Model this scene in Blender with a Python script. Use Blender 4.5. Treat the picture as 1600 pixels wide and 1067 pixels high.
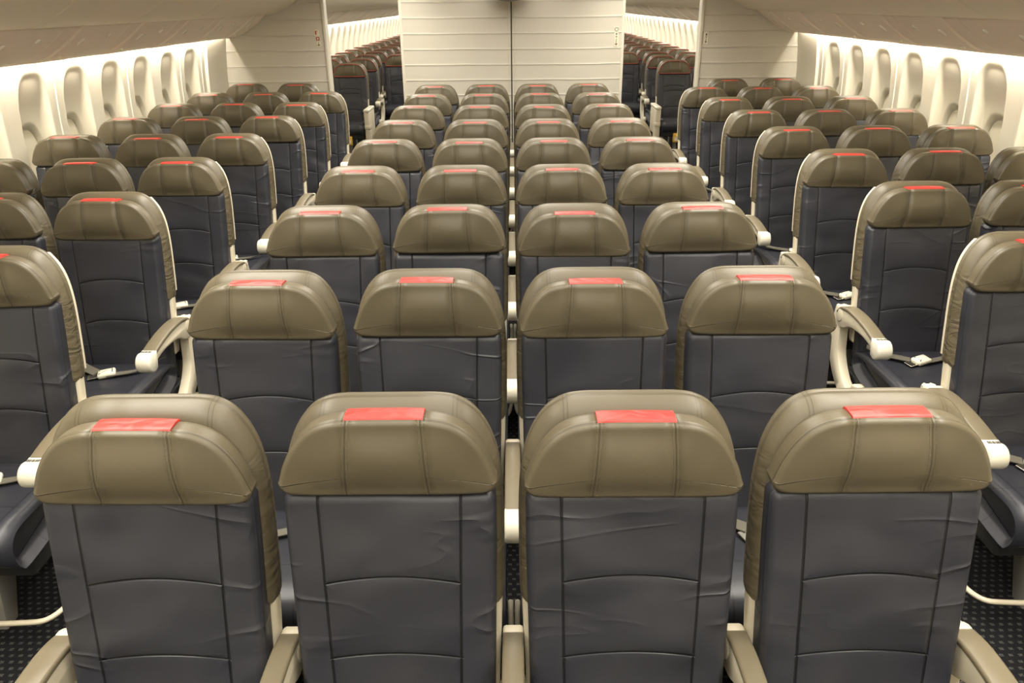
import bpy, bmesh, math, random
from math import sin, cos, pi, radians, exp, sqrt
from mathutils import Vector, Matrix

random.seed(7)
C = bpy.context.scene.collection
D = bpy.data
for o in list(D.objects): D.objects.remove(o)

# ------------------------------------------------------------------ camera
ZT = 1.17                       # height of a seat back's crest
th, ya, ro = radians(23.919), radians(-.259), radians(-.609)
fwd = Vector((sin(ya)*cos(th), cos(ya)*cos(th), -sin(th)))
r0 = Vector((cos(ya), -sin(ya), 0)); u0 = r0.cross(fwd)
rgt = r0*cos(ro) + u0*sin(ro); upv = -r0*sin(ro) + u0*cos(ro)
cd = D.cameras.new('camera'); cam = D.objects.new('camera', cd); C.objects.link(cam)
cd.sensor_width = 36; cd.lens = 27.0; cd.clip_start = .02; cd.clip_end = 100
M = Matrix((( rgt.x, upv.x, -fwd.x), (rgt.y, upv.y, -fwd.y), (rgt.z, upv.z, -fwd.z))).to_4x4()
M.translation = Vector((.011, 0, ZT + .724)); cam.matrix_world = M
bpy.context.scene.camera = cam

# ------------------------------------------------------------------ world, exposure
w = D.worlds.new('world'); bpy.context.scene.world = w; w.use_nodes = True
w.node_tree.nodes['Background'].inputs[0].default_value = (1, .93, .8, 1)
w.node_tree.nodes['Background'].inputs[1].default_value = .3
vs = bpy.context.scene.view_settings
vs.view_transform = 'Standard'; vs.look = 'None'; vs.gamma = 1; vs.use_curve_mapping = False
vs.exposure = 0.12

# ------------------------------------------------------------------ lights
def area(name, loc, sx, sy, watts, col, rot=(0, 0, 0), spread=180):
    l = D.lights.new(name, 'AREA'); l.shape = 'RECTANGLE'; l.size = sx; l.size_y = sy
    l.energy = watts; l.color = col; l.spread = radians(spread)
    o = D.objects.new(name, l); C.objects.link(o); o.location = loc; o.rotation_euler = rot
    return o
WARM = (1, .94, .82)
CEIL_W, COVE_W = 150, 120
for s in (-1, 1):
    area('aisle_ceiling_lamp', (s*1.15, 3.1, 2.27), .5, 10.0, CEIL_W, WARM, (0, 0, 0), 125)
    area('aft_aisle_ceiling_lamp', (s*1.15, 15.5, 2.27), .5, 13.5, CEIL_W*1.3, WARM)
    # the wash lamps tucked behind the outer lip of the bins, shining down the side wall
    area('wall_wash_lamp', (s*2.865, 3.3, 1.655), .05, 9.8, COVE_W, (1, .94, .83), (0, radians(-s*12), 0), 170)
    area('aft_wall_wash_lamp', (s*2.865, 15.5, 1.655), .05, 13.5, COVE_W*1.3, (1, .94, .83), (0, radians(-s*12), 0), 170)
area('centre_ceiling_lamp', (0, 3.1, 2.29), .9, 9.5, CEIL_W*.85, WARM)

# ------------------------------------------------------------------ node helpers
def mat(name, col, rough=.5, spec=.5, metal=0, emit=None, es=1):
    m = D.materials.new(name); m.use_nodes = True
    b = m.node_tree.nodes['Principled BSDF']
    b.inputs['Base Color'].default_value = (*col, 1); b.inputs['Roughness'].default_value = rough
    b.inputs['Specular IOR Level'].default_value = spec; b.inputs['Metallic'].default_value = metal
    if emit:
        b.inputs['Emission Color'].default_value = (*emit, 1); b.inputs['Emission Strength'].default_value = es
    return m
class NT:
    def __init__(s, m): s.t = m.node_tree; s.b = s.t.nodes['Principled BSDF']
    def n(s, k, **kw):
        x = s.t.nodes.new(k)
        for a, v in kw.items(): setattr(x, a, v)
        return x
    def put(s, sock, v):
        if isinstance(v, (int, float)): sock.default_value = v
        elif isinstance(v, tuple): sock.default_value = v
        else: s.t.links.new(v, sock)
    def m(s, op, a, b=0., c=0.):
        x = s.n('ShaderNodeMath', operation=op); s.put(x.inputs[0], a); s.put(x.inputs[1], b); s.put(x.inputs[2], c)
        return x.outputs[0]
    def xyz(s):
        tc = s.n('ShaderNodeTexCoord'); sp = s.n('ShaderNodeSeparateXYZ'); s.put(sp.inputs[0], tc.outputs['Object'])
        return tc.outputs['Object'], sp.outputs[0], sp.outputs[1], sp.outputs[2]
    def noise(s, vec, scale, detail=3, rough=.5, dist=0, sc=(1, 1, 1), off=None):
        mp = s.n('ShaderNodeMapping'); s.put(mp.inputs['Vector'], vec); mp.inputs['Scale'].default_value = sc
        v = mp.outputs[0]
        if off is not None:
            ad = s.n('ShaderNodeVectorMath', operation='ADD'); s.put(ad.inputs[0], v); s.put(ad.inputs[1], off); v = ad.outputs[0]
        x = s.n('ShaderNodeTexNoise'); s.put(x.inputs['Vector'], v)
        x.inputs['Scale'].default_value = scale; x.inputs['Detail'].default_value = detail
        x.inputs['Roughness'].default_value = rough; x.inputs['Distortion'].default_value = dist
        return x.outputs[0]
    def rnd(s):                                  # a different wrinkle pattern on every seat
        oi = s.n('ShaderNodeObjectInfo'); cb = s.n('ShaderNodeCombineXYZ')
        s.put(cb.inputs[0], s.m('MULTIPLY', oi.outputs['Random'], 37.)); s.put(cb.inputs[1], s.m('MULTIPLY', oi.outputs['Random'], 91.))
        s.put(cb.inputs[2], s.m('MULTIPLY', oi.outputs['Random'], 53.))
        return cb.outputs[0], oi.outputs['Random']
    def ramp(s, f, a, b, lo=0., hi=1.):
        x = s.n('ShaderNodeMapRange'); s.put(x.inputs[0], f); s.put(x.inputs[1], a); s.put(x.inputs[2], b)
        s.put(x.inputs[3], lo); s.put(x.inputs[4], hi); return x.outputs[0]
    def mix(s, f, a, b):
        x = s.n('ShaderNodeMix', data_type='RGBA'); s.put(x.inputs[0], f)
        s.put(x.inputs[6], (*a, 1) if isinstance(a, tuple) and len(a) == 3 else a)
        s.put(x.inputs[7], (*b, 1) if isinstance(b, tuple) and len(b) == 3 else b); return x.outputs[2]
    def bump(s, h, dist, strength=1., prev=None):
        x = s.n('ShaderNodeBump'); s.put(x.inputs['Height'], h); x.inputs['Distance'].default_value = dist
        x.inputs['Strength'].default_value = strength
        if prev is not None: s.put(x.inputs['Normal'], prev)
        return x.outputs[0]
    def col(s, v): s.put(s.b.inputs['Base Color'], v)
    def nrm(s, v): s.put(s.b.inputs['Normal'], v)

TAUPE = (.104, .086, .053)
NAVY = (.026, .027, .035)
IVORY = (.62, .56, .43)
RED = (.66, .034, .026)

# seams on the navy backrest: two uprights and two shallow arches
def navy_back(name, aft=False):
    m = mat(name, NAVY, .40, .5); k = NT(m); vec, x, y, z = k.xyz()
    off, rv = k.rnd(); ax = k.m('ABSOLUTE', x)
    d1 = k.m('ABSOLUTE', k.m('SUBTRACT', ax, k.m('ADD', .138, k.m('MULTIPLY', k.m('SUBTRACT', z, .8), .02))))
    x2 = k.m('MULTIPLY', k.m('MULTIPLY', x, x), 1.0)
    inside = k.m('LESS_THAN', ax, .139)
    hs = []; ds = [d1]
    for z0 in ((.832, .660) if not aft else (.86, .80, .60)):
        e = k.m('SUBTRACT', k.m('SUBTRACT', z0, x2), z)                # positive below the arch
        da = k.m('ADD', k.m('ABSOLUTE', e), k.m('MULTIPLY', k.m('SUBTRACT', 1., inside), 1.)); ds.append(da)
        below = k.m('MULTIPLY', k.m('GREATER_THAN', e, 0.), k.m('EXPONENT', k.m('MULTIPLY', e, -28.)))
        above = k.m('MULTIPLY', k.m('LESS_THAN', e, 0.), k.m('EXPONENT', k.m('MULTIPLY', e, 60.)))
        hs.append(k.m('MULTIPLY', inside, k.m('SUBTRACT', k.m('MULTIPLY', below, .9), k.m('MULTIPLY', above, .35))))
    dd = ds[0]
    for q in ds[1:]: dd = k.m('MINIMUM', dd, q)
    line = k.m('SUBTRACT', 1., k.ramp(dd, .0006, .0030))
    soft = k.m('EXPONENT', k.m('MULTIPLY', dd, -110.))
    puff = k.m('ADD', hs[0], hs[1])
    h = k.m('SUBTRACT', k.m('ADD', puff, 0.), k.m('ADD', k.m('MULTIPLY', line, .8), k.m('MULTIPLY', soft, .55)))
    b1 = k.bump(h, .0065)
    # creases: broad pulls, plus sharper diagonal folds near the edges
    n1 = k.noise(vec, 4.2, 1, .4, .3, (1, 1, 1.3), off)
    n2 = k.noise(vec, 3.4, 1, .4, .9, (.8, 1, 2.4), off)
    nm = k.noise(vec, 6, 1, .4, 0, (1, 1, 1), off)
    fold = k.m('POWER', k.m('MAXIMUM', k.m('SUBTRACT', 1., k.m('MULTIPLY', k.m('ABSOLUTE', k.m('SUBTRACT', n2, .5)), 16.)), 0.), 1.6)
    edge = k.m('MULTIPLY', k.ramp(ax, .09, .2, .25, 1.), k.ramp(nm, .46, .62))
    fold = k.m('MULTIPLY', fold, edge)
    b2 = k.bump(n1, .045, .6, b1)
    b3 = k.bump(fold, .0045, .8, b2)
    grain = k.noise(vec, 520, 2, .6)
    b4 = k.bump(grain, .0004, .35, b3)
    k.nrm(b4)
    mot = k.noise(vec, 4, 2, .5, 0, (1, 1, 1), off)
    base = k.mix(k.ramp(mot, .3, .7), (.024, .025, .034), (.033, .034, .041))
    k.col(k.mix(k.m('MULTIPLY', line, .85), base, (.008, .008, .010)))
    k.put(k.b.inputs['Roughness'], k.ramp(n1, .2, .8, .36, .48))
    return m
def navy_plain(name, r=.42, seam=False):
    m = mat(name, NAVY, r, .5); k = NT(m); vec, x, y, z = k.xyz(); off, rv = k.rnd()
    n1 = k.noise(vec, 6, 1, .4, .4, (1, 1.4, 1), off)
    b = k.bump(n1, .02, .35)
    if seam:
        d1 = k.m('ABSOLUTE', k.m('SUBTRACT', k.m('ABSOLUTE', x), .150))
        d2 = k.m('ABSOLUTE', k.m('SUBTRACT', y, -.47))
        d = k.m('MINIMUM', d1, d2)
        b = k.bump(k.m('EXPONENT', k.m('MULTIPLY', d, -160.)), .004, -1., b)
        k.col(k.mix(k.m('SUBTRACT', 1., k.ramp(d, .0006, .003)), NAVY, (.01, .01, .012)))
    b = k.bump(k.noise(vec, 520, 2, .6), .0004, .35, b); k.nrm(b)
    return m
def taupe(name, seams=False, gather=False, col=TAUPE, rough=.40):
    m = mat(name, col, rough, .45); k = NT(m); vec, x, y, z = k.xyz(); off, rv = k.rnd()
    n1 = k.noise(vec, 6, 1, .4, .3, (1, 1, 1), off)
    b = k.bump(n1, .022, .5)
    base = k.mix(k.ramp(rv, 0, 1), tuple(c*.93 for c in col), tuple(c*1.07 for c in col))
    if gather:
        n2 = k.noise(vec, 11, 2, .5, 1.5, (1, 1, 2.2), off)
        b = k.bump(k.m('MULTIPLY', n2, k.ramp(z, 1.10, 1.0, 0., 1.)), .014, .5, b)
    if seams:
        ax = k.m('ABSOLUTE', x)
        xs = k.m('SUBTRACT', ax, k.m('ADD', .076, k.m('MULTIPLY', k.m('SUBTRACT', 1.08, z), .06)))
        d0 = k.m('ABSOLUTE', xs)
        da = k.m('ABSOLUTE', k.m('SUBTRACT', xs, .0065)); db = k.m('ABSOLUTE', k.m('ADD', xs, .0065))
        dash = k.m('GREATER_THAN', k.m('SINE', k.m('MULTIPLY', z, 1250.)), -.35)
        st = k.m('MULTIPLY', k.m('MAXIMUM', k.m('SUBTRACT', 1., k.ramp(da, .0004, .0013)), k.m('SUBTRACT', 1., k.ramp(db, .0004, .0013))), dash)
        wide = k.m('EXPONENT', k.m('MULTIPLY', k.m('MULTIPLY', xs, xs), -7000.))
        line = k.m('SUBTRACT', 1., k.ramp(d0, .0004, .0018))
        h = k.m('ADD', k.m('MULTIPLY', wide, -1.), k.m('ADD', k.m('MULTIPLY', line, -.3), k.m('MULTIPLY', st, -.3)))
        b = k.bump(h, .0058, 1., b)
        base = k.mix(k.m('MULTIPLY', line, .35), base, tuple(c*.35 for c in col))
        base = k.mix(k.m('MULTIPLY', st, .5), base, tuple(min(1, c*2.0) for c in col))
    if seams:                                    # sewn rim between front panel and side band
        yy = k.m('SUBTRACT', y, k.m('MULTIPLY', k.m('SUBTRACT', z, 1.08), .05))
        up = k.m('GREATER_THAN', z, 1.01)
        ln = k.m('MULTIPLY', k.m('SUBTRACT', 1., k.ramp(k.m('ABSOLUTE', k.m('ADD', yy, .1095)), .0005, .0016)), up)
        base = k.mix(k.m('MULTIPLY', ln, .8), base, tuple(c*.15 for c in col))
        b = k.bump(k.m('EXPONENT', k.m('MULTIPLY', k.m('ABSOLUTE', k.m('ADD', yy, .1095)), -260.)), .003, -1., b)
        d2 = k.m('SUBTRACT', 1., k.ramp(k.m('ABSOLUTE', k.m('ADD', yy, .102)), .0004, .0012))
        ds = k.m('MULTIPLY', k.m('MULTIPLY', d2, up), k.m('GREATER_THAN', k.m('SINE', k.m('MULTIPLY', k.m('ADD', x, z), 1100.)), -.2))
        base = k.mix(k.m('MULTIPLY', ds, .45), base, tuple(c*.4 for c in col))
    if gather:
        yy = k.m('ADD', y, k.m('MULTIPLY', k.m('SUBTRACT', 1.17, z), .15))
        up = k.m('GREATER_THAN', z, .95)
        ln = k.m('SUBTRACT', 1., k.ramp(k.m('ABSOLUTE', k.m('ADD', yy, .018)), .0004, .0014))
        xs = k.m('ABSOLUTE', k.m('SUBTRACT', k.m('ABSOLUTE', x), .132))
        l2 = k.m('MULTIPLY', k.m('SUBTRACT', 1., k.ramp(k.m('ABSOLUTE', k.m('SUBTRACT', xs, .004)), .0004, .0014)), k.m('GREATER_THAN', z, 1.12))
        ln = k.m('MULTIPLY', k.m('MAXIMUM', ln, l2), up)
        base = k.mix(k.m('MULTIPLY', ln, .6), base, tuple(c*.3 for c in col))
        b = k.bump(ln, .0015, -1., b)
    b = k.bump(k.noise(vec, 480, 2, .6), .0004, .4, b); k.nrm(b); k.col(base)
    return m
def red_leather():
    m = mat('red_leather', RED, .42, .5); k = NT(m); vec, x, y, z = k.xyz(); off, rv = k.rnd()
    k.nrm(k.bump(k.noise(vec, 18, 1, .4, .8, (1, 1.8, 1), off), .010, .6))
    return m
def carpet():
    m = mat('carpet', (.01, .01, .011), .95, .1); k = NT(m); vec, x, y, z = k.xyz()
    r = k.m('MULTIPLY', y, 1/.026); row = k.m('FLOOR', r); odd = k.m('MODULO', k.m('ABSOLUTE', row), 2.)
    u = k.m('ADD', k.m('MULTIPLY', x, 1/.030), k.m('MULTIPLY', odd, .5))
    fu = k.m('ABSOLUTE', k.m('SUBTRACT', k.m('FRACT', u), .5)); fv = k.m('ABSOLUTE', k.m('SUBTRACT', k.m('FRACT', r), .5))
    dot = k.m('MULTIPLY', k.m('LESS_THAN', fu, .22), k.m('LESS_THAN', fv, .2))
    nz = k.noise(vec, 260, 2, .7)
    dot = k.m('MULTIPLY', dot, k.ramp(nz, .35, .6))
    k.col(k.mix(dot, (.010, .010, .0115), (.075, .075, .07)))
    k.nrm(k.bump(nz, .003, .8)); return m
def bulkhead_mat():
    m = mat('partition_laminate', (.63, .59, .50), .5, .35); k = NT(m); vec, x, y, z = k.xyz()
    wob = k.m('MULTIPLY', k.m('SUBTRACT', k.noise(vec, 1.6, 1, .5, 0, (1, 1, .6)), .5), .018)
    f = k.m('ABSOLUTE', k.m('SUBTRACT', k.m('FRACT', k.m('MULTIPLY', k.m('ADD', k.m('ADD', z, wob), .028), 1/.1475)), .5))
    d = k.m('MULTIPLY', k.m('SUBTRACT', .5, f), .1475)
    k.nrm(k.bump(k.m('EXPONENT', k.m('MULTIPLY', d, -150.)), .005, 1.))
    k.put(k.b.inputs['Roughness'], k.ramp(k.noise(vec, 300, 2, .5, 0, (1, 1, 6)), .3, .7, .42, .58))
    return m
def plastic(name, col, r=.38, scale=60, amt=.0006):
    m = mat(name, col, r, .45); k = NT(m); vec, x, y, z = k.xyz()
    k.nrm(k.bump(k.noise(vec, scale, 2, .5), amt, .5)); return m

MT = dict(
    back=navy_back('navy_leather_backrest'), backaft=navy_back('navy_leather_backrest_aft', True),
    seat=navy_plain('navy_leather_seat', .40, True), side=navy_plain('navy_leather_side', .45),
    head=taupe('taupe_leather_headrest', True), cover=taupe('taupe_leather_cover', False, True),
    pad=taupe('taupe_armrest_pad', col=(.15, .125, .08), rough=.4), red=red_leather(), pipe=mat('red_piping', (.33, .045, .035), .5),
    ivory=plastic('ivory_plastic', IVORY), cap=plastic('ivory_cap_plastic', (.72, .68, .56), .32),
    grey=plastic('grey_frame_metal', (.2, .19, .17), .4), black=mat('black_plastic', (.012, .012, .013), .5),
    belt=taupe('belt_webbing', col=(.12, .11, .085), rough=.7), buckle=mat('buckle_lacquer', (.80, .76, .62), .25, .6),
    steel=mat('brushed_steel', (.6, .58, .52), .25, .5, 1.), yellow=plastic('yellow_pouch_fabric', (.75, .46, .06), .6),
    carpet=carpet(), bulk=bulkhead_mat(), trim=plastic('light_trim', (.72, .67, .56), .35),
    wall=plastic('side_wall_panel', (.70, .655, .53), .5, 40, .0004), shade=plastic('window_shade_plastic', (.72, .67, .52), .55),
    bin=plastic('bin_plastic', (.84, .76, .60), .42), psu=plastic('service_panel_plastic', (.86, .76, .63), .5),
    lens=mat('lens_plastic', (.85, .8, .68), .2, .6), ceil=plastic('ceiling_panel', (.6, .56, .46), .6),
    cove=mat('cove_diffuser', (.9, .85, .7), .5, emit=(1, .93, .76), es=5.0),
    dark=mat('dark_seam', (.05, .045, .04), .6), mark=mat('grey_marking', (.10, .095, .08), .6), redmark=mat('red_marking', (.5, .05, .04), .5),
    tag=mat('placard_ivory', (.80, .74, .58), .4))

# ------------------------------------------------------------------ mesh helpers
def mk(name, bm, m, parent=None, smooth=True, angle=None):
    me = D.meshes.new(name); bmesh.ops.recalc_face_normals(bm, faces=bm.faces[:])
    for f in bm.faces: f.smooth = smooth
    bm.to_mesh(me); bm.free(); me.materials.append(MT[m] if isinstance(m, str) else m)
    if smooth and angle: me.set_sharp_from_angle(angle=radians(angle))
    o = D.objects.new(name, me); C.objects.link(o)
    if parent: o.parent = parent
    return o
def loft(bm, loops, cap0=True, cap1=True, closed=True):
    vs_ = [[bm.verts.new(p) for p in l] for l in loops]; n = len(loops[0])
    for a, b in zip(vs_, vs_[1:]):
        for i in range(n if closed else n-1):
            j = (i+1) % n; bm.faces.new((a[i], a[j], b[j], b[i]))
    if cap0: bm.faces.new(vs_[0][::-1])
    if cap1: bm.faces.new(vs_[-1])
    return vs_
def rrect(w, h, r, cx=0, cz=0, ns=6, nx=8, nz=10):
    """rounded rectangle outline, evenly walked, counter clockwise"""
    p = []; hw, hh = w/2-r, h/2-r
    for (sx, sz, a0) in ((1, -1, -90), (1, 1, 0), (-1, 1, 90), (-1, -1, 180)):
        for k in range(ns+1):
            a = radians(a0 + 90*k/ns); p.append((cx+sx*hw+r*cos(a), cz+sz*hh+r*sin(a)))
        m_ = nz if a0 in (-90, 90) else nx
        nxt = {(1, -1): (cx+hw+r, cz+hh), (1, 1): (cx-hw, cz+hh+r), (-1, 1): (cx-hw-r, cz-hh), (-1, -1): (cx+hw, cz-hh-r)}[(sx, sz)]
        q = p[-1]
        for k in range(1, m_): p.append((q[0]+(nxt[0]-q[0])*k/m_, q[1]+(nxt[1]-q[1])*k/m_))
    return p
def dome(a, b, c, zc, n=2.4, nlow=3.5, N=72):
    """half-width a, height b above zc (superellipse n), depth c below (nlow)"""
    p = []
    for i in range(N):
        t = 2*pi*(i+.5)/N - pi/2
        up = sin(t) >= 0; e = n if up else nlow
        x = a*math.copysign(abs(cos(t))**(2/e), cos(t)); z = zc + (b if up else c)*math.copysign(abs(sin(t))**(2/e), sin(t))
        p.append((x, z))
    return p
def outline(P, n=4):
    """right half of a symmetric outline (top centre down to bottom centre) splined and mirrored, counter clockwise"""
    R = spline(P, n)
    L_ = [(-x, z) for x, z in R[1:-1]][::-1]
    o = R[::-1] + [(-x, z) for x, z in R[1:-1]]
    return o
HEADO = [(0, 1.163), (.045, 1.163), (.09, 1.161), (.125, 1.153), (.155, 1.135), (.180, 1.106), (.199, 1.070), (.211, 1.035), (.2140, 1.026), (.208, 1.012), (.194, 1.004), (.170, 1.001), (.12, 1.), (.06, 1.), (0, 1.)]
COVO = [(0, 1.171), (.05, 1.171), (.10, 1.170), (.135, 1.163), (.166, 1.144), (.193, 1.108), (.212, 1.060), (.222, 1.0), (.2255, .93), (.2255, .86), (.225, .80), (.224, .745), (.220, .722), (.208, .712), (.18, .711), (.09, .711), (0, .711)]
SHELLO = [(0, 1.160), (.05, 1.160), (.10, 1.158), (.133, 1.151), (.162, 1.132), (.187, 1.100), (.206, 1.055), (.217, 1.0), (.221, .93), (.221, .80), (.220, .70), (.216, .60), (.212, .50), (.205, .475), (.18, .468), (.09, .468), (0, .468)]
def inset(o, d):
    n = len(o); r = []
    for i in range(n):
        ax, az = o[i-1]; bx, bz = o[(i+1) % n]; tx, tz = bx-ax, bz-az; l = sqrt(tx*tx+tz*tz) or 1
        r.append((o[i][0]-tz/l*d, o[i][1]+tx/l*d))
    return r
def pillow(bm, o, yf, yb, rf, rb, bulge=.01, shear=lambda z: 0, fill=9, groove=None, wave=None):
    """a padded slab: outline o in xz, front at yf (towards -y), back at yb; rounded rims, bulged front"""
    L = []
    cx = sum(p[0] for p in o)/len(o); cz = sum(p[1] for p in o)/len(o)
    add = lambda q, y: L.append([(x, y+shear(z), z) for x, z in q])
    q = inset(o, rb)
    add([(cx+(x-cx)*.5, cz+(z-cz)*.5) for x, z in q], yb)
    for k in range(5):
        a = pi/2*k/4; add(inset(o, rb*(1-sin(a))), yb-rb*(1-cos(a)))
    for t in (.33, .66): add(o, yb-rb+(yf+rf-yb+rb)*t)
    if groove:                                             # a sewn welt where front panel meets the side band
        y0 = yf+rf*.9
        add(inset(o, -.0005), y0+.005); add(inset(o, .0022), y0+.0022); add(inset(o, .0022), y0+.0008); add(inset(o, -.0012), y0-.0015)
    for k in range(1, 7):
        a = pi/2*k/6; add(inset(o, rf*(1-cos(a))), yf+rf*(1-sin(a)))
    q = inset(o, rf); ha = max(p[0] for p in q)*1.03; cm = (max(p[1] for p in q)+min(p[1] for p in q))/2; hb = (max(p[1] for p in q)-min(p[1] for p in q))/2*1.05
    for k in range(1, fill+1):
        t = k/fill*.97
        ez = 1-(1-t)**3
        L.append([(X, yf+shear(Z)-bulge*ez*max(0, 1-(X/ha)**2)*max(0, 1-((Z-cm)/hb)**2), Z) for X, Z in [(x+(cx-x)*t, z+(cz-z)*t) for x, z in q]])
    loft(bm, L)
def tube(bm, pts, r, n=10, close=False):
    L = []
    for i, p in enumerate(pts):
        p = Vector(p); a = Vector(pts[max(0, i-1)]); b = Vector(pts[min(len(pts)-1, i+1)]); t = (b-a).normalized()
        s = t.cross(Vector((0, 0, 1)) if abs(t.z) < .9 else Vector((1, 0, 0))).normalized(); u = s.cross(t)
        rr = r[i] if isinstance(r, list) else r
        L.append([p+s*rr*cos(2*pi*k/n)+u*rr*sin(2*pi*k/n) for k in range(n)])
    loft(bm, L)
def box(bm, x0, x1, y0, y1, z0, z1, bev=0, seg=2):
    v = bmesh.ops.create_cube(bm, size=1)['verts']
    for a in v: a.co = Vector(((x0+x1)/2+a.co.x*(x1-x0), (y0+y1)/2+a.co.y*(y1-y0), (z0+z1)/2+a.co.z*(z1-z0)))
    if bev:
        es = list({e for a in v for e in a.link_edges}); bmesh.ops.bevel(bm, geom=es, offset=bev, segments=seg, profile=.5, affect='EDGES')
def prof_x(bm, prof, x0, x1, r=.004):
    """a side profile (y,z), counter clockwise seen from -x..., pushed from x0 to x1 with softened rims"""
    L = []
    o = [(p[0], p[1]) for p in prof]
    A = sum(o[i-1][0]*o[i][1]-o[i][0]*o[i-1][1] for i in range(len(o)))
    if A < 0: o = o[::-1]
    for x, d in ((x0, r), (x0+r*.3, r*.3), (x0+r, 0), (x1-r, 0), (x1-r*.3, r*.3), (x1, r)):
        L.append([(x, y, z) for y, z in inset(o, d)])
    loft(bm, L)
def spline(P, n=6):
    out = []
    for i in range(len(P)-1):
        p0 = P[max(0, i-1)]; p1 = P[i]; p2 = P[i+1]; p3 = P[min(len(P)-1, i+2)]
        for k in range(n):
            t = k/n; out.append(tuple(.5*((2*b)+(-a+c)*t+(2*a-5*b+4*c-d)*t*t+(-a+3*b-3*c+d)*t**3) for a, b, c, d in zip(p0, p1, p2, p3)))
    out.append(tuple(P[-1])); return out
def tag(o, label=None, cat=None, group=None, kind=None):
    if label: o['label'] = label
    if cat: o['category'] = cat
    if group: o['group'] = group
    if kind: o['kind'] = kind
    return o
def empty(name, loc=(0, 0, 0)):
    o = D.objects.new(name, None); C.objects.link(o); o.location = loc; o.empty_display_size = .1; return o

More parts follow.
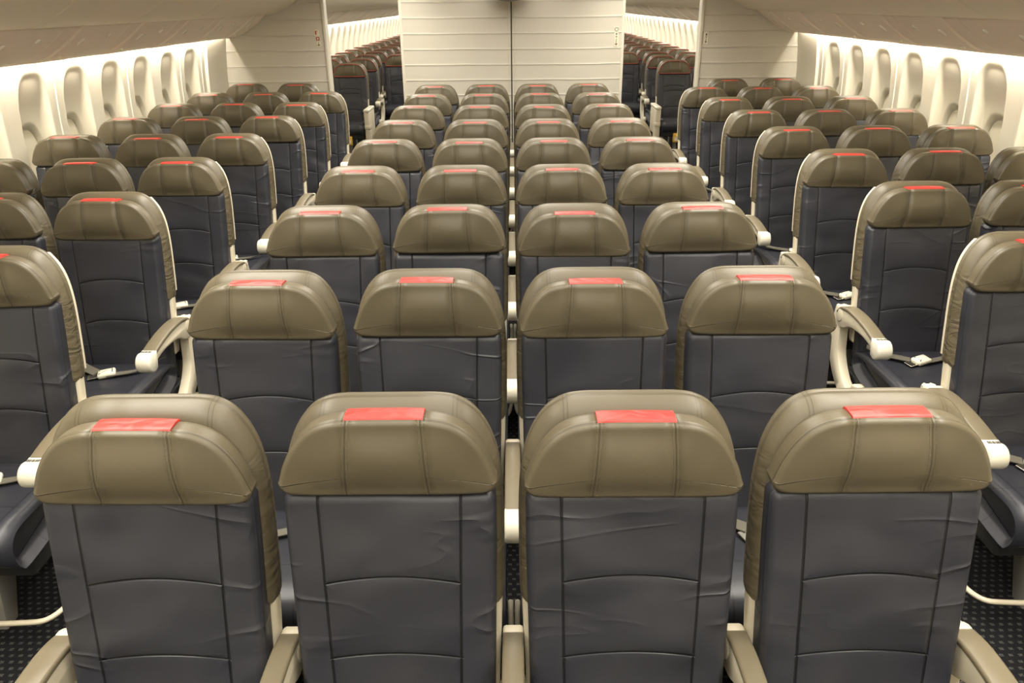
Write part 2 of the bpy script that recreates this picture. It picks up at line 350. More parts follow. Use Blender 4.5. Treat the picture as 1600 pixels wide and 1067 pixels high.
# ------------------------------------------------------------------ the seat, facing -y; y=0 is the crest of its back
# profile of the reclined back: how far the padded front stands forward at height z
lean = lambda z: -(1.0-z)*.17 if z < 1.0 else 0.
def seat_master(aft=False, lod=False):
    """returns a list of (name, object, key) made once; copies share the meshes"""
    P = {}
    # hard shell behind everything
    bm = bmesh.new(); o = outline(SHELLO); pillow(bm, o, -.030, .012, .010, .012, 0, lambda z: -(1.17-z)*.16, 2)
    P['back_shell'] = (mk('back_shell', bm, 'ivory'), 0)
    # leather cover over the upper shell
    bm = bmesh.new(); o = outline(COVO)
    L = []; sh = lambda z: -(1.17-z)*.15
    add = lambda d, y: L.append([(x, y+sh(z), z) for x, z in inset(o, d)])
    for d, y in ((.05, .016), (.012, .016), (.004, .012), (.0, .004), (-.001, -.006)): add(d, y)
    add(.0018, -.008); add(.0018, -.0095); add(-.001, -.0115)
    for d, y in ((.000, -.02), (.002, -.030), (.008, -.041), (.019, -.050), (.034, -.054), (.07, -.056)): add(d, y)
    loft(bm, L); P['back_cover'] = (mk('back_cover', bm, 'cover'), 0)
    # navy backrest cushion
    bm = bmesh.new(); o = rrect(.422, .605, .022, 0, .7025, 6, 14, 20)
    o = [(x*(1-.05*max(0, (.9-z)/.5)), z) for x, z in o]
    pillow(bm, o, -.118, -.030, .020, .02, .012, lean, 8, groove=True); P['backrest'] = (mk('backrest', bm, 'backaft' if aft else 'back'), 0)
    # headrest
    bm = bmesh.new()
    o = outline(HEADO)
    hs = lambda z: (z-1.08)*.05
    pillow(bm, o, -.122, -.056, .011, .024, .016, hs, 10, groove=True)
    hr = mk('headrest', bm, 'head'); P['headrest'] = (hr, 0)
    if not aft:
        # red panel sewn over the top between the two seams
        bm = bmesh.new(); rows = []
        for x in [(-.0755+.151*i/20) for i in range(21)]:
            z = 1.1632-.0015*(abs(x)/.0755)**3
            r_ = [(x, -.1125, z-.0010), (x, -.1115, z+.0014)] + [(x, y, z+.0032+.0016*sin((y+.112)/.046*pi)*.8) for y in (-.109, -.103, -.097, -.091, -.085, -.079, -.073)] + [(x, -.066, z+.0010), (x, -.062, z-.006)]
            rows.append([(a, b+hs(c), c) for a, b, c in r_])
        # closed pad: the underside sits inside the headrest
        full = [r_ + [(a, b, c-.006) for a, b, c in r_[::-1]] for r_ in rows]
        loft(bm, full)
        P['headrest_tag'] = (mk('headrest_tag', bm, 'red', angle=40), 1)
    else:
        bm = bmesh.new(); q = inset(o, .004)
        pts = [(x, -.130+hs(z), z) for x, z in q if z > 1.03]; pts.sort(key=lambda p: -math.atan2(p[2]-1.03, p[0]))
        tube(bm, pts, .0045, 6); P['piping'] = (mk('piping', bm, 'pipe'), 1)
        bm = bmesh.new(); pts = [(x, -.124+hs(z), z+.004) for x, z in q if z < 1.012]; pts.sort(); tube(bm, pts, .005, 6)
        P['lower_piping'] = (mk('lower_piping', bm, 'pipe'), 1)
    # seat cushion
    bm = bmesh.new()
    prof = [(-.20, .40), (-.20, .452), (-.25, .462), (-.36, .463), (-.48, .468), (-.56, .468), (-.60, .455), (-.622, .425), (-.622, .38), (-.605, .345), (-.57, .33), (-.40, .345), (-.25, .37)]
    prof = spline(prof+[prof[0]], 3)[:-1]
    if sum(prof[i-1][0]*prof[i][1]-prof[i][0]*prof[i-1][1] for i in range(len(prof))) < 0: prof = prof[::-1]
    L = []
    for k in range(7): a = pi/2*k/6; L.append([(-.218+.03*(1-sin(a)), y, z) for y, z in inset(prof, .03*(1-cos(a)))][::1]) if 0 else None
    W = .222
    for k in range(6):
        a = pi/2*k/5; L.append([(-W+.03*(1-sin(a)), y, z) for y, z in inset(prof, .03*(1-sin(a)) if 0 else .03*(1-sin(a)))])
    for x in (-.15, -.08, 0, .08, .15): L.append([(x, y, z+.004*(1-(x/.2)**2)) for y, z in prof])
    for k in range(6):
        a = pi/2*(5-k)/5; L.append([(W-.03*(1-sin(a)), y, z) for y, z in inset(prof, .03*(1-sin(a)))])
    loft(bm, L); P['seat_cushion'] = (mk('seat_cushion', bm, 'seat'), 0)
    if True:
        # seat pan, legs and luggage bar
        bm = bmesh.new(); box(bm, -.215, .215, -.56, -.10, .27, .345, .012); P['seat_pan'] = (mk('seat_pan', bm, 'black', smooth=False), 0)
        for sx in (1,):
            bm = bmesh.new()
            prof_x(bm, [(-.50, .0), (-.44, .0), (-.36, .22), (-.20, .24), (-.12, .0), (-.06, .0), (-.10, .28), (-.46, .28)], -.018, .018, .004)
            P['leg'] = (mk('leg', bm, 'grey', angle=40), 0)
    if not lod:
        bm = bmesh.new(); tube(bm, spline([(-.23, -.20, .085), (-.23, -.42, .085), (-.205, -.535, .085), (-.12, -.56, .085), (.12, -.56, .085), (.205, -.535, .085), (.23, -.42, .085), (.23, -.20, .085)], 5), .009, 8)
        P['luggage_bar'] = (mk('luggage_bar', bm, 'ivory'), 0)
        # belt: two straps and the buckle
        bm = bmesh.new()
        for sx in (-1, 1):
            pts = spline([(sx*.19, -.24, .50), (sx*.13, -.28, .482), (sx*.045, -.34, .482)] if sx < 0 else [(.19, -.24, .50), (.12, -.31, .48), (.02, -.355, .481)], 5)
            rows = []
            for p in pts: rows.append([(p[0]+.010, p[1]+.020, p[2]), (p[0]-.010, p[1]-.020, p[2]), (p[0]-.010, p[1]-.020, p[2]+.003), (p[0]+.010, p[1]+.020, p[2]+.003)])
            loft(bm, rows)
        P['seat_belt'] = (mk('seat_belt', bm, 'belt', smooth=False), 0)
        bm = bmesh.new(); oo = rrect(.070, .052, .008, 0, 0, 3, 2, 2); L = []
        for d, h in ((.004, 0), (0, .004), (0, .014), (.003, .019), (.012, .023)): L.append([(x, z, h) for x, z in inset(oo, d)])
        loft(bm, L); bk = mk('buckle', bm, 'buckle', angle=50); bk.location = (.0, -.345, .474); bk.rotation_euler = (radians(4), radians(-4), radians(22))
        P['buckle'] = (bk, 1)
        bm = bmesh.new(); box(bm, -.075, -.03, -.020, .020, .006, .010, .0015, 1)
        lt = mk('latch_tongue', bm, 'steel', smooth=False); lt.location = bk.location; lt.rotation_euler = bk.rotation_euler; P['latch_tongue'] = (lt, 1)
    for n_, (o_, lv) in P.items():
        if n_ not in ('headrest', 'headrest_tag', 'piping', 'lower_piping', 'buckle', 'latch_tongue'): o_['_lv'] = 0
    return P

def arm_masters():
    A = {}
    top = spline([(-.085, .618), (-.11, .640), (-.18, .655), (-.28, .655), (-.37, .645), (-.445, .630)], 5)
    # body: ivory side plate, thick at the hinge and thin at the cap
    def body(w_):
        bm = bmesh.new()
        low = spline([(-.47, .575), (-.40, .592), (-.32, .596), (-.22, .585), (-.155, .553), (-.10, .545), (-.075, .560)], 4)
        prof = [(y, z-.014) for y, z in top] + low
        prof_x(bm, prof, -w_/2, w_/2, .005); return mk('arm_body', bm, 'ivory', angle=50)
    def pad(w_):
        bm = bmesh.new()
        up = [(y, z) for y, z in top]; dn = [(y, z-.017) for y, z in top][::-1]
        prof_x(bm, up+dn, -w_/2, w_/2, .006); return mk('arm_pad', bm, 'pad', angle=60)
    def cap(w_):
        bm = bmesh.new()
        pr = [(-.478+.040*cos(a), .594+.040*sin(a)) for a in [radians(60+i*12) for i in range(21)]] + [(-.45, .560), (-.438, .6), (-.438, .631)]
        prof_x(bm, pr, -w_/2, w_/2, .008); return mk('end_cap', bm, 'cap', angle=60)
    def hinge(w_):
        bm = bmesh.new(); pr = [(-.105+.038*cos(a), .603+.038*sin(a)) for a in [radians(i*18) for i in range(20)]]
        prof_x(bm, pr, -w_/2, w_/2, .007); return mk('hinge_cover', bm, 'ivory', angle=60)
    for k, w_ in (('slim', .046), ('wide', .058)):
        A[k] = [body(w_*.84), pad(w_), cap(w_*1.06), hinge(w_*.98)]
    bm = bmesh.new()                                        # curved spar that carries an aisle armrest
    path = spline([(-.085, .625), (-.078, .56), (-.082, .48), (-.10, .41), (-.16, .34), (-.26, .285), (-.40, .262)], 5)
    Lp = []
    for i, (y, z) in enumerate(path):
        a = path[max(0, i-1)]; b = path[min(len(path)-1, i+1)]; ty, tz = b[0]-a[0], b[1]-a[1]; l = sqrt(ty*ty+tz*tz); ny, nz = -tz/l, ty/l
        t = i/(len(path)-1); h = .036+.012*sin(pi*min(1, t*1.3)) if t < .75 else .036
        s = []
        for (u, v) in ((-1, -.7), (-.8, -1), (.8, -1), (1, -.7), (1, .7), (.45, 1), (.3, .82), (-.3, .82), (-.45, 1), (-1, .7)):
            s.append((u*.024, y+ny*h*v, z+nz*h*v))
        Lp.append(s)
    loft(bm, Lp); A['spar'] = mk('armrest_spar', bm, 'ivory', angle=50)
    bm = bmesh.new(); box(bm, -.033, .033, -.60, -.44, .14, .615, .014, 3); box(bm, -.036, .036, -.605, -.435, .40, .455, .008, 2)
    box(bm, -.033, .033, -.46, -.18, .30, .615, .014, 3)
    A['tray'] = mk('tray_housing', bm, 'ivory', angle=40)
    bm = bmesh.new(); box(bm, -.036, .036, -.61, -.16, .612, .650, .014, 3); A['trayfold'] = mk('housing_lid', bm, 'cap', angle=40)
    bm = bmesh.new(); pr = [(-.36+.05*cos(a), .33+.045*sin(a)) for a in [radians(i*24) for i in range(15)]]; prof_x(bm, pr, -.02, .02, .01); A['beamcap'] = mk('beam_end_cap', bm, 'ivory', angle=60)
    # little printed pictogram on top of the aisle end caps
    bm = bmesh.new()
    for x0, x1 in ((-.019, -.013), (-.011, -.007), (-.004, .004), (.007, .011), (.013, .019)):
        box(bm, x0, x1, -.470, -.458, .6335, .6348)
    A['mark'] = mk('printed_symbol', bm, 'mark', smooth=False)
    return A

def trim_master():
    bm = bmesh.new()
    P_ = [(x, z) for x, z in spline([p for p in COVO if .70 < p[1] < 1.15 and p[0] > .15][:8], 4)]
    L = []
    for i, (x, z) in enumerate(P_):
        y = .004-(1.17-z)*.15; t = min(1, i/6, (len(P_)-1-i)/3)*.5+.5
        L.append([(x-.010, y-.004, z), (x+.0005*t, y+.005, z+.0005), (x+.0020*t, y+.008, z+.0008), (x+.0008*t, y+.012, z+.0005), (x-.010, y+.014, z)])
    loft(bm, L)
    return mk('edge_trim', bm, 'ivory', angle=50)
TRIM = {1: trim_master()}; TRIM[-1] = TRIM[1].copy(); TRIM[-1].data = TRIM[1].data.copy(); C.objects.link(TRIM[-1])
for v_ in TRIM[-1].data.vertices: v_.co.x *= -1
TRIM[-1].data.flip_normals()
PM = seat_master(); PA = seat_master(True, True); ARM = arm_masters()
# children of a seat: masters are unlinked and only their copies enter the scene
for t_ in TRIM.values(): C.objects.unlink(t_)
for d_ in (PM, PA):
    for o_, lv in d_.values(): C.objects.unlink(o_)
for v_ in ARM.values():
    for o_ in (v_ if isinstance(v_, list) else [v_]): C.objects.unlink(o_)

def put(master, parent, loc=None, rot=None, sx=1):
    c = master.copy(); C.objects.link(c); c.parent = parent
    if '_lv' in c: del c['_lv']
    if loc is not None: c.location = loc
    if rot is not None: c.rotation_euler = rot
    return c
def armrest(root, x, kind, spar=0, up=False, mark=False, parts=True):
    a = put(ARM[kind][0], root, (x, 0, 0)); a.name = 'armrest'; a.data = ARM[kind][0].data
    for m_, nm in zip(ARM[kind][1:], ('arm_pad', 'end_cap', 'hinge_cover')):
        c = put(m_, a)
        if nm == 'arm_pad': c['label'] = 'taupe armrest pad'
    if mark: put(ARM['mark'], a)['label'] = 'small dark printed symbol'
    if spar: put(ARM['spar'], root, (x, 0, 0)); put(ARM['beamcap'], root, (x-.0*spar, 0, 0))
    return a

def seat(x, y, label, group, arms=(), hz=0, ht=0, htag=0, aft=False, yaw=0):
    root = empty('airplane_seat', (x, y, 0)); root.rotation_euler[2] = yaw
    tag(root, label, 'seat', group)
    src = PA if aft else PM
    hr = None
    for n_, (m_, lv) in src.items():
        if lv and n_ in ('headrest_tag', 'piping', 'lower_piping'): continue
        if n_ in ('buckle', 'latch_tongue'): continue
        c = put(m_, root)
        if n_ == 'headrest':
            hr = c; c.location = (0, 0, 0)
            if hz or ht or htag:
                # turn about the middle of the headrest
                R = Matrix.Rotation(ht, 4, 'Y') @ Matrix.Rotation(htag, 4, 'Z'); pv = Vector((0, -.09, 1.08))
                c.matrix_local = Matrix.Translation(pv + Vector((0, 0, hz))) @ R @ Matrix.Translation(-pv)
            for k_ in ('headrest_tag', 'piping', 'lower_piping'):
                if k_ in src:
                    g = put(src[k_][0], c)
                    g['label'] = {'headrest_tag': 'bright red leather panel over the headrest', 'piping': 'red piping round the headrest', 'lower_piping': 'dark red piping under the headrest'}[k_]
        if n_ == 'seat_belt':
            bx = random.uniform(-.02, .04)
            b = put(src['buckle'][0], c); t = put(src['latch_tongue'][0], c)
            b['label'] = 'ivory lift-lever buckle'; t['label'] = 'steel latch tongue'
    for a in arms: armrest(root, *a)
    return root

# ------------------------------------------------------------------ seat plan
PITCH = .787
ORD = ['first','second','third','fourth','fifth','sixth','seventh','eighth','ninth','tenth','eleventh','twelfth','thirteenth','fourteenth','fifteenth','sixteenth','seventeenth','eighteenth','nineteenth','twentieth','twenty-first','twenty-second','twenty-third','twenty-fourth','twenty-fifth','twenty-sixth','twenty-seventh','twenty-eighth']
ROWN = ['first', 'second', 'third', 'fourth', 'fifth', 'sixth', 'seventh', 'eighth', 'ninth', 'tenth', 'eleventh', 'twelfth', 'thirteenth']
CX = [-.7265, -.2415, .2415, .7265]
CN = ['left aisle seat', 'inner left seat', 'inner right seat', 'right aisle seat']
HEAD = {(0, 0): (-.013, .010), (0, 1): (.006, 0), (0, 2): (-.004, .004), (0, 3): (.002, -.004),
        (1, 0): (-.002, 0), (1, 1): (.002, .012), (1, 2): (-.006, .010), (1, 3): (.0, .004),
        (2, 0): (.0, .0), (2, 1): (.010, -.012), (2, 2): (-.010, .0), (2, 3): (.006, -.004), (3, 1): (-.004, 0), (3, 2): (-.002, -.012),
        (6, 2): (-.006, .04), (4, 1): (-.004, .008), (5, 1): (-.004, 0), (5, 2): (-.006, .01)}
for n in range(9):
    for i in range(4):
        hz, ht = HEAD.get((n, i), (random.uniform(-.006, .006), random.uniform(-.012, .012)))
        arms = [(.2425, 'slim')] if i < 3 else [(.245, 'wide', 1)]
        if i == 0: arms.append((-.245, 'wide', -1))
        near = {0: 'nearest the camera', 8: 'against the cream partition'}.get(n, '')
        seat(CX[i], 1.380+n*PITCH, 'navy and taupe seat, %s of centre block, %s row from camera' % (CN[i], ROWN[n]),
             'seats of the centre block', arms, hz, ht, random.uniform(-.03, .03) if n else 0)
SN = ['aisle', 'middle', 'window']
for s, y1, x0, sp, side in ((-1, 2.446, 1.701, .493, 'left'), (1, 2.505, 1.733, .495, 'right')):
    vis = [3]*7
    for n in range(8):
        if n < 7: seats = [(s*(x0+sp*i), SN[i], i) for i in range(vis[n])]; yy = y1+n*PITCH
        else:
            seats = [(-2.112, 'aisle', 0), (-2.603, 'window', 2)] if s < 0 else [(2.139, 'aisle', 0), (2.65, 'window', 2)]; yy = 7.955 if s < 0 else 8.0
        for x, nm, i in seats:
            arms = [(s*.2465, 'slim')] if i < 2 else []
            if i == 0: arms.append((-s*.248, 'wide', 1, False, n < 3))
            desc = 'navy and taupe seat, %s seat of %s block, %s row from camera' % (nm, side, ROWN[n])
            if n == 7: desc = 'navy and taupe seat, %s seat of the last %s pair by the partition' % (nm, side)
            r_ = seat(x, yy, desc, 'seats of the %s block' % side, arms, random.uniform(-.008, .006), random.uniform(-.012, .012), random.uniform(-.03, .03) if nm != 'window' or s < 0 else random.uniform(-.02, .08))
            if i == 0: put(TRIM[-s], r_)['label'] = 'thin ivory strip down the aisle side'
    # aft cabin seen through the doorway
    YA = [10.70, 11.60] + [12.45+PITCH*k for k in range(12)]
    for n, yy in enumerate(YA):
        zc = .914*yy+.3; xi, xo = 168/1200*zc, 292/1200*zc
        cols = [(2.12, 'aisle', 0), (2.60, 'window', 2)] if n < 2 else [(1.715, 'aisle', 0), (2.20, 'middle', 1), (2.685, 'window', 2)]
        for x, nm, i in cols:
            if x+.23 < xi or x-.23 > xo+.1: continue
            arms = [(s*.2425, 'slim')] if i < 2 and n < 5 else []
            if i == 0 and n < 4 and n > 0: arms.append((-s*.248, 'wide', 1))
            r_ = seat(s*x, yy, 'red-piped seat beyond the %s doorway, %s seat, %s row past partition' % (side, nm, (ROWN+['fourteenth'])[n]),
                      'seats beyond the %s doorway' % side, arms, 0, 0, 0, aft=True)
            if n == 0 and i == 0:
                t_ = put(ARM['tray'], r_, (-s*.262, 0, 0)); put(ARM['trayfold'], t_)
    bm = bmesh.new(); box(bm, -.06, .06, -.022, .022, 0, .115, .012, 2)
    o = mk('yellow_pouch', bm, 'yellow', angle=40); o.location = (s*2.125, 10.116, .205)
    tag(o, 'small yellow pouch hanging under the first seat beyond the %s doorway' % side, 'pouch', 'yellow pouches under the first aft seats')
    bm = bmesh.new(); box(bm, -.04, .04, -.0245, -.0215, .02, .07); mk('flap', bm, 'tag', o, smooth=False)

# ------------------------------------------------------------------ shell of the cabin
Y0, YB, YE = -1.6, 8.30, 23.0
def wx(z):                                                   # half width of the cabin at height z
    return 2.95 - .055*((z-1.05)/.6)**2 if z > 1.05 else 2.95-.03*((1.05-z)/1.05)**2
bm = bmesh.new(); box(bm, -3.1, 3.1, Y0, YE, -.06, 0); tag(mk('floor', bm, 'carpet', smooth=False), kind='structure')
bm = bmesh.new()
cp = [(x, 2.36-.10*(abs(x)/2.0)**2) for x in [(-2.05+4.1*i/16) for i in range(17)]]
L = [[(x, y, z) for x, z in cp] + [(x, y, z+.05) for x, z in cp[::-1]] for y in (Y0, YB, YE)]
loft(bm, L); tag(mk('ceiling', bm, 'ceil', angle=40), kind='structure')
for nm, yy in (('wall_front', Y0-.05), ('wall_back', YE)):
    bm = bmesh.new(); box(bm, -3.1, 3.1, yy, yy+.05, 0, 2.45); tag(mk(nm, bm, 'wall', smooth=False), kind='structure')

WZ0, WZ1, WHW = .66, 1.575, .205
def win_depth(dy, z, s):
    """how far the reveal goes outboard: a tall scooped bezel with the pane's own oval low down"""
    hw, zc, hh = .172, 1.10, .435
    ez = (z-zc)/hh; ey = dy/hw
    n = 3.4 if ez > 0 else 4
    q = (abs(ey)**n+abs(ez)**n)**(1/n)                       # 1 on the rim
    if q >= 1: return 0
    rim = min(1, (1-q)/.13); rim = rim*rim*(3-2*rim)
    t = max(0, min(1, (1.53-z)/.36)); t = t*t*(3-2*t)
    d = rim*(.012+.060*t)
    ez2 = (z-.955)/.235; ey2 = dy/.125; n = 2.6
    q2 = (abs(ey2)**n+abs(ez2)**n)**(1/n)
    r2 = max(0, min(1, (1.16-q2)/.20)); r2 = r2*r2*(3-2*r2)
    return d + .048*r2
def wall_mesh(s, y0, y1, wins, name):
    bm = bmesh.new(); T = .05
    zs = [0, .1, .3, .5, WZ0] ; zu = [WZ1, 1.60, 1.63]
    def strip(ya_, yb_, zl):
        g = [[bm.verts.new((s*wx(z), y, z)) for z in zl] for y in (ya_, yb_)]
        for i in range(len(zl)-1): bm.faces.new((g[0][i], g[1][i], g[1][i+1], g[0][i+1]))
    strip(y0, y1, zs); strip(y0, y1, zu)
    zm = [WZ0+(WZ1-WZ0)*i/10 for i in range(11)]; c = y0
    for w_ in wins: strip(c, w_-WHW, zm); c = w_+WHW
    strip(c, y1, zm)
    bmesh.ops.remove_doubles(bm, verts=bm.verts[:], dist=.0005)
    b2 = bmesh.new()
    for s0, zl in ((s, [1.63, 1.75, 1.9, 2.1, 2.3]),):
        g = [[b2.verts.new((s*wx(z), y, z)) for z in zl] for y in (y0, y1)]
        for i in range(len(zl)-1): b2.faces.new((g[0][i], g[1][i], g[1][i+1], g[0][i+1]))
    tag(mk(name.replace('wall_', 'wall_upper_'), b2, 'wall', angle=40), kind='structure')
    return tag(mk(name, bm, 'wall', angle=40), kind='structure')
def window_mesh(s, fine):
    bm = bmesh.new(); ny, nz = (56, 100) if fine else (20, 34)
    g = [[bm.verts.new((s*(wx(z)+win_depth(dy, z, s)), dy, z)) for z in [WZ0+(WZ1-WZ0)*j/nz for j in range(nz+1)]] for dy in [-WHW+2*WHW*i/ny for i in range(ny+1)]]
    for i in range(ny):
        for j in range(nz): bm.faces.new((g[i][j], g[i+1][j], g[i+1][j+1], g[i][j+1]))
    return bm
wn = 0
for s, side in ((-1, 'left'), (1, 'right')):
    fw_ = [4.92-.506*12 + .506*k for k in range(18)]; fw_ = [y for y in fw_ if y < 7.6]
    aw = [12.0+.506*k for k in range(20)]
    wall_mesh(s, Y0, YB, fw_, 'wall_%s' % side); wall_mesh(s, YB, YE, aw, 'wall_aft_%s' % side)
    base = {}
    for lst, fine in ((fw_, True), (aw, False)):
        m0 = None
        for y in lst:
            wn += 1
            if m0 is None: o = mk('window_%d' % wn, window_mesh(s, fine), 'wall', angle=70); m0 = o
            else: o = D.objects.new('window_%d' % wn, m0.data); C.objects.link(o)
            o.location = (0, y, 0); tag(o, kind='structure')
            if fine:
                if 'sh' not in base:                          # the drawn shade in the oval reveal
                    bm = bmesh.new(); oo = [(x*1, z) for x, z in dome(.121, .228, .228, .955, 2.6, 2.6, 40)]
                    L = [[(s*(wx(z)+.098+t_), x, z) for x, z in inset(oo, d)] for d, t_ in ((0, .004), (.002, 0), (.03, 0), (.06, 0))]
                    loft(bm, L); sh = mk('window_shade', bm, 'shade', o); base['sh'] = sh
                else: sh = base['sh'].copy(); C.objects.link(sh); sh.parent = o
    # upright panel joints: a narrow ivory bead with a shadow gap each side
    js = [4.92-.253+.506*k for k in range(-2, 7, 2)] + [7.735]
    for k, y in enumerate([4.92-.253-1.012, 4.92-.253, 4.92+.253-.0+.0+.0, 6.185, 7.197, 7.72] if 0 else [.113, 1.125, 2.137, 3.149, 4.161, 5.173, 6.185, 7.197, 7.70]):
        bm = bmesh.new(); zl = [.05+(1.57-.05)*i/24 for i in range(25)]
        L = []
        for z in zl:
            X = wx(z); L.append([(s*(X+.004), y-.011, z), (s*(X-.006), y-.008, z), (s*(X-.008), y, z), (s*(X-.006), y+.008, z), (s*(X+.004), y+.011, z)])
        loft(bm, L); tag(mk('trim_%d' % (k+1+(40 if s < 0 else 60)), bm, 'trim', angle=50), kind='structure')
    # closing post against the partition
    bm = bmesh.new(); zl = [.02+(1.60)*i/20 for i in range(21)]
    loft(bm, [[(s*(wx(z)+.01), 7.78, z), (s*(wx(z)-.025), 7.80, z), (s*(wx(z)-.032), 8.05, z), (s*(wx(z)-.035), 8.29, z), (s*(wx(z)+.01), 8.30, z)] for z in zl])
    tag(mk('trim_%d' % (11 if s < 0 else 12), bm, 'wall', angle=30), kind='structure')

    # cove diffuser behind the bins' lip
    for y0, y1 in ((Y0+.1, YB-.02), (YB+.12, YE-.1)):
        bm = bmesh.new(); box(bm, 0, .05, y0, y1, 1.665, 1.675)
        o = mk('cove_light', bm, 'cove', smooth=False); o.location = (s*2.865-.025, 0, 0)
        tag(o, 'long glowing strip behind the %s bins, %s cabin' % (side, 'forward' if y0 < 5 else 'aft beyond the doorway'), 'light')

    # overhead bins: lower shell with bulging face, one unit a metre
    pb = spline([(2.405, 1.788), (2.33, 1.806), (2.24, 1.843), (2.15, 1.893), (2.07, 1.955), (2.005, 2.03), (1.955, 2.12), (1.97, 2.22), (2.03, 2.30)], 3)
    prof = [(x, z) for x, z in pb] + [(2.66, 2.30), (2.72, 1.83), (2.45, 1.80)]
    k = 0; y = -1.06
    while y < 20.5:
        y1 = y+1.03
        if y < YB < y1+.1: y1 = YB-.005
        if YB-.02 < y < YB+.1: y = YB+.12; y1 = y+1.03; k = 0
        root = None
        bm = bmesh.new(); L = []
        ins = inset(prof if sum(prof[i-1][0]*prof[i][1]-prof[i][0]*prof[i-1][1] for i in range(len(prof))) > 0 else prof[::-1], .004)
        pr_ = prof if sum(prof[i-1][0]*prof[i][1]-prof[i][0]*prof[i-1][1] for i in range(len(prof))) > 0 else prof[::-1]
        L = [[(s*a, yy, b) for a, b in q] for yy, q in ((y+.001, ins), (y+.005, pr_), (y1-.005, pr_), (y1-.001, ins))]
        loft(bm, L); o = mk('overhead_bin', bm, 'bin', angle=35)
        if y > Y0+.5 and y < 7.5:
            bm = bmesh.new(); box(bm, s*1.952-.012, s*1.952+.012, (y+y1)/2-.07, (y+y1)/2+.07, 2.10, 2.13, .004); mk('bin_latch', bm, 'grey', o)
        where = 'forward' if y < YB else 'aft'
        nb = [i for i in range(1)]
        k += 1
        tag(o, 'cream overhead bin, %s, %s %s' % (side+' side', ORD[k-1], 'one forward of the partition' if y < YB else 'one aft of the partition'), 'overhead bin', 'overhead bins on the %s' % side)
        y = y1
    # passenger service panels under the bins: lens, small nozzles, joints
    k = 0; y = 4.07-.30-.787*6
    while y < 20:
        y1 = y+.787
        if y < Y0+.05: y = y1; continue
        if y < YB-.05 and y1 > YB: y1 = YB-.004
        if YB-.05 < y < YB+.1: y = YB+.12; y1 = y+.787; k = 0
        pp = spline([(2.845, 1.581), (2.76, 1.592), (2.68, 1.622), (2.60, 1.668), (2.52, 1.722), (2.45, 1.778), (2.412, 1.806)], 4)
        q = pp + [(x+.012, z+.03) for x, z in pp[::-1]]
        if sum(q[i-1][0]*q[i][1]-q[i][0]*q[i-1][1] for i in range(len(q))) < 0: q = q[::-1]
        bm = bmesh.new(); qi = inset(q, .003)
        # the housing steps down a touch in the middle of each module
        L = [[(s*a, yy, b+dz*max(0, min(1, (2.80-a)/.12))) for a, b in qq] for yy, qq, dz in ((y+.0008, qi, 0), (y+.004, q, 0), (y+.16, q, 0), (y+.172, q, -.012), (y+.496, q, -.012), (y+.508, q, 0), (y1-.004, q, 0), (y1-.0008, qi, 0))]
        loft(bm, L); o = mk('service_panel', bm, 'psu', angle=35); k += 1
        tag(o, 'beige service panel under %s bins, %s %s' % (side, ORD[k-1], 'from the camera' if y < YB else 'aft of the partition'), 'service panel', 'service panels under the %s bins' % side)
        if 3 < y < 8.0:
            for (yy, X, rx, ry, nm_, mt_) in ((y+.30, 2.535, .034, .022, 'reading_light', 'lens'), (y+.62, 2.52, .020, .016, 'air_nozzle', 'lens'), (y+.26, 2.66, .012, .012, 'call_button', 'tag'), (y+.32, 2.675, .010, .010, 'call_button', 'tag')):
                if yy > y1-.02: continue
                Z = min((abs(a_-X), b_+(a_-X)*.63) for a_, b_ in pp)[1]-(.012 if nm_ != 'air_nozzle' else .001)-.001
                bm = bmesh.new(); bmesh.ops.create_uvsphere(bm, u_segments=20, v_segments=10, radius=1)
                sl = math.atan(.63)
                for v in bm.verts:
                    a, b, c = v.co; a *= rx; b *= ry; c *= .009
                    v.co = (s*(X + a*cos(sl)+c*sin(sl)*-1), yy+b, Z - a*sin(sl) - c*cos(sl))
                mk(nm_, bm, mt_, o)
        y = y1

# ------------------------------------------------------------------ partitions between the cabins
def partition(name, x0, x1, z1=2.33, top=None):
    bm = bmesh.new(); box(bm, x0, x1, YB, YB+.10, 0, z1, .012, 3)
    return tag(mk(name, bm, 'bulk', angle=40), kind='structure')
cpart = partition('wall_centre_left_panel', -1.120, -.004); partition('wall_centre_right_panel', .004, 1.135)
bm = bmesh.new(); box(bm, -.006, .006, YB+.004, YB+.09, 0, 2.33); tag(mk('trim_13', bm, 'dark', smooth=False), kind='structure')
n = 14
for x, w_ in ((-1.105, .028), (1.120, .028), (-.03, .006), (.03, .006)):
    bm = bmesh.new(); box(bm, x-w_/2, x+w_/2, YB-.006, YB+.02, 0, 2.33, .003, 2); tag(mk('trim_%d' % n, bm, 'trim' if w_ > .01 else 'bulk', angle=40), kind='structure'); n += 1
for s, xi in ((-1, 1.872), (1, 1.905)):
    bm = bmesh.new(); P_ = [(xi, 0)] + [(wx(z)-.004, z) for z in (.0, .3, .6, .9, 1.2, 1.5, 1.7, 1.9, 2.1, 2.3)] + [(xi, 2.33)]
    L = [[(s*a, y, b) for a, b in P_] for y in (YB, YB+.10)]
    loft(bm, L); tag(mk('wall_aft_partition_%s' % ('left' if s < 0 else 'right'), bm, 'bulk', angle=30), kind='structure')
    bm = bmesh.new(); box(bm, s*xi-.016, s*xi+.016, YB-.012, YB+.112, 0, 2.33, .01, 3); tag(mk('trim_%d' % n, bm, 'trim', angle=40), kind='structure'); n += 1

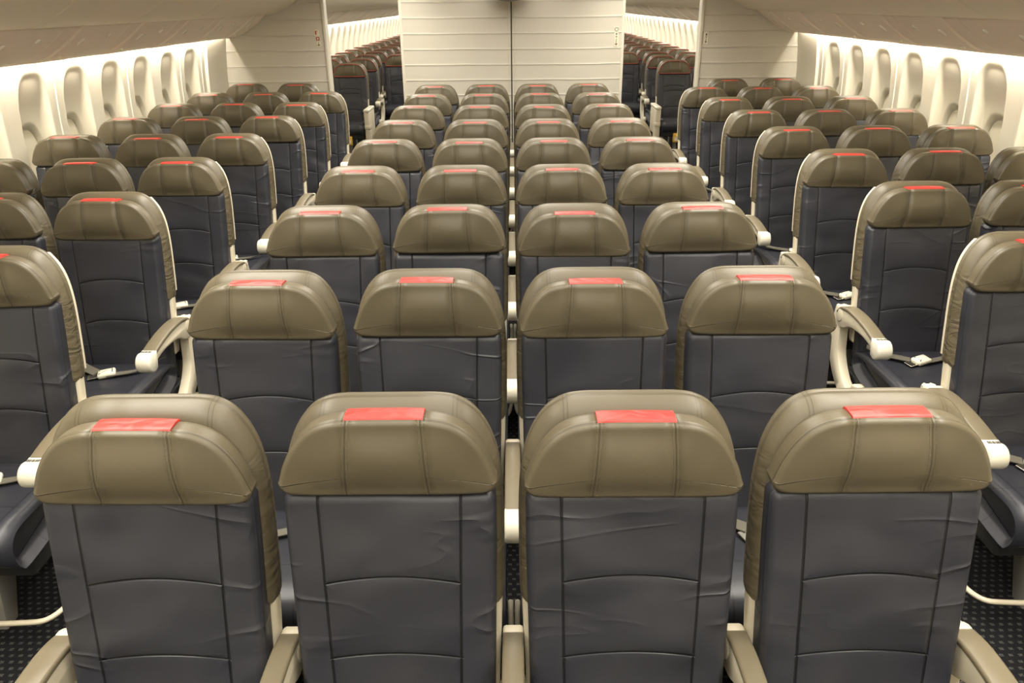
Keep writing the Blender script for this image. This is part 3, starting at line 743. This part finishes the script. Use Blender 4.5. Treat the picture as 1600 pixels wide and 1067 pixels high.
# placards on the partitions
def placard(name, x, z0, z1, w_, label, marks):
    bm = bmesh.new(); box(bm, x-w_/2, x+w_/2, YB-.0035, YB-.0003, z0, z1, .0012, 1); o = mk(name, bm, 'tag', smooth=False)
    tag(o, label, 'placard')
    for nm, m_, boxes in marks:
        bm = bmesh.new()
        for b in boxes:
            if b[0] == 'ring':
                _, cx_, cz_, ro_, ri_ = b; N = 24
                for i in range(N):
                    a, c = 2*pi*i/N, 2*pi*(i+1)/N
                    f = [bm.verts.new((cx_+r*cos(t), YB-.0042, cz_+r*sin(t))) for r, t in ((ri_, a), (ro_, a), (ro_, c), (ri_, c))]; bm.faces.new(f)
            elif b[0] == 'tri':
                f = [bm.verts.new((p[0], YB-.0042, p[1])) for p in b[1:]]; bm.faces.new(f)
            else: box(bm, b[0], b[1], YB-.0044, YB-.0034, b[2], b[3])
        mk(nm, bm, m_, o, smooth=False)
X = -1.950
placard('placard', X-.004, 1.590, 1.645, .046, 'ivory placard with a red bar symbol on the left partition', [('red_symbol', 'redmark', [(X-.018, X-.006, 1.600, 1.637), (X-.006, X+.004, 1.630, 1.637)])])
placard('placard', X+.002, 1.545, 1.583, .038, 'dark red square placard below the red bar symbol', [('red_symbol', 'redmark', [(X-.015, X+.019, 1.548, 1.556), (X-.015, X+.019, 1.573, 1.580), (X-.015, X-.006, 1.548, 1.58), (X+.010, X+.019, 1.548, 1.58)])])
placard('placard', X+.006, 1.490, 1.538, .044, 'ivory placard with a small grey symbol, lowest of the left three', [('grey_symbol', 'mark', [(X+.003, X+.009, 1.505, 1.530), (X-.006, X+.018, 1.499, 1.508)])])
X = 1.055
placard('placard', X, 1.462, 1.648, .044, 'tall ivory placard with a ring and a down arrow on the centre partition', [('ring_symbol', 'mark', [('ring', X, 1.622, .019, .014)]), ('arrow_symbol', 'mark', [(X-.006, X+.006, 1.572, 1.588), (X-.005, X+.005, 1.548, 1.562), (X-.0025, X+.0025, 1.485, 1.535), ('tri', (X-.016, 1.490), (X, 1.472), (X+.016, 1.490))])])
X = 1.957
placard('placard', X, 1.476, 1.592, .044, 'short ivory placard with a down arrow on the right partition', [('arrow_symbol', 'mark', [(X-.006, X+.008, 1.556, 1.576), (X-.004, X+.006, 1.536, 1.548), (X-.0025, X+.0025, 1.500, 1.528), ('tri', (X-.013, 1.502), (X, 1.487), (X+.013, 1.502))])])

# grey rounded fitting hanging from the ceiling in front of the centre partition
bm = bmesh.new(); bmesh.ops.create_uvsphere(bm, u_segments=32, v_segments=16, radius=1)
for v in bm.verts: v.co = (v.co.x*.20, v.co.y*.14, v.co.z*.10 if v.co.z < 0 else v.co.z*.02)
o = mk('ceiling_fitting', bm, 'grey'); o.location = (-.02, 8.05, 1.985)
tag(o, 'grey rounded fitting hanging before the centre partition at the top edge', 'ceiling fitting')
bm = bmesh.new(); tube(bm, [(0, 0, 0), (0, 0, .38)], .03, 12); mk('stem', bm, 'grey', o)

print('objects', len(D.objects))
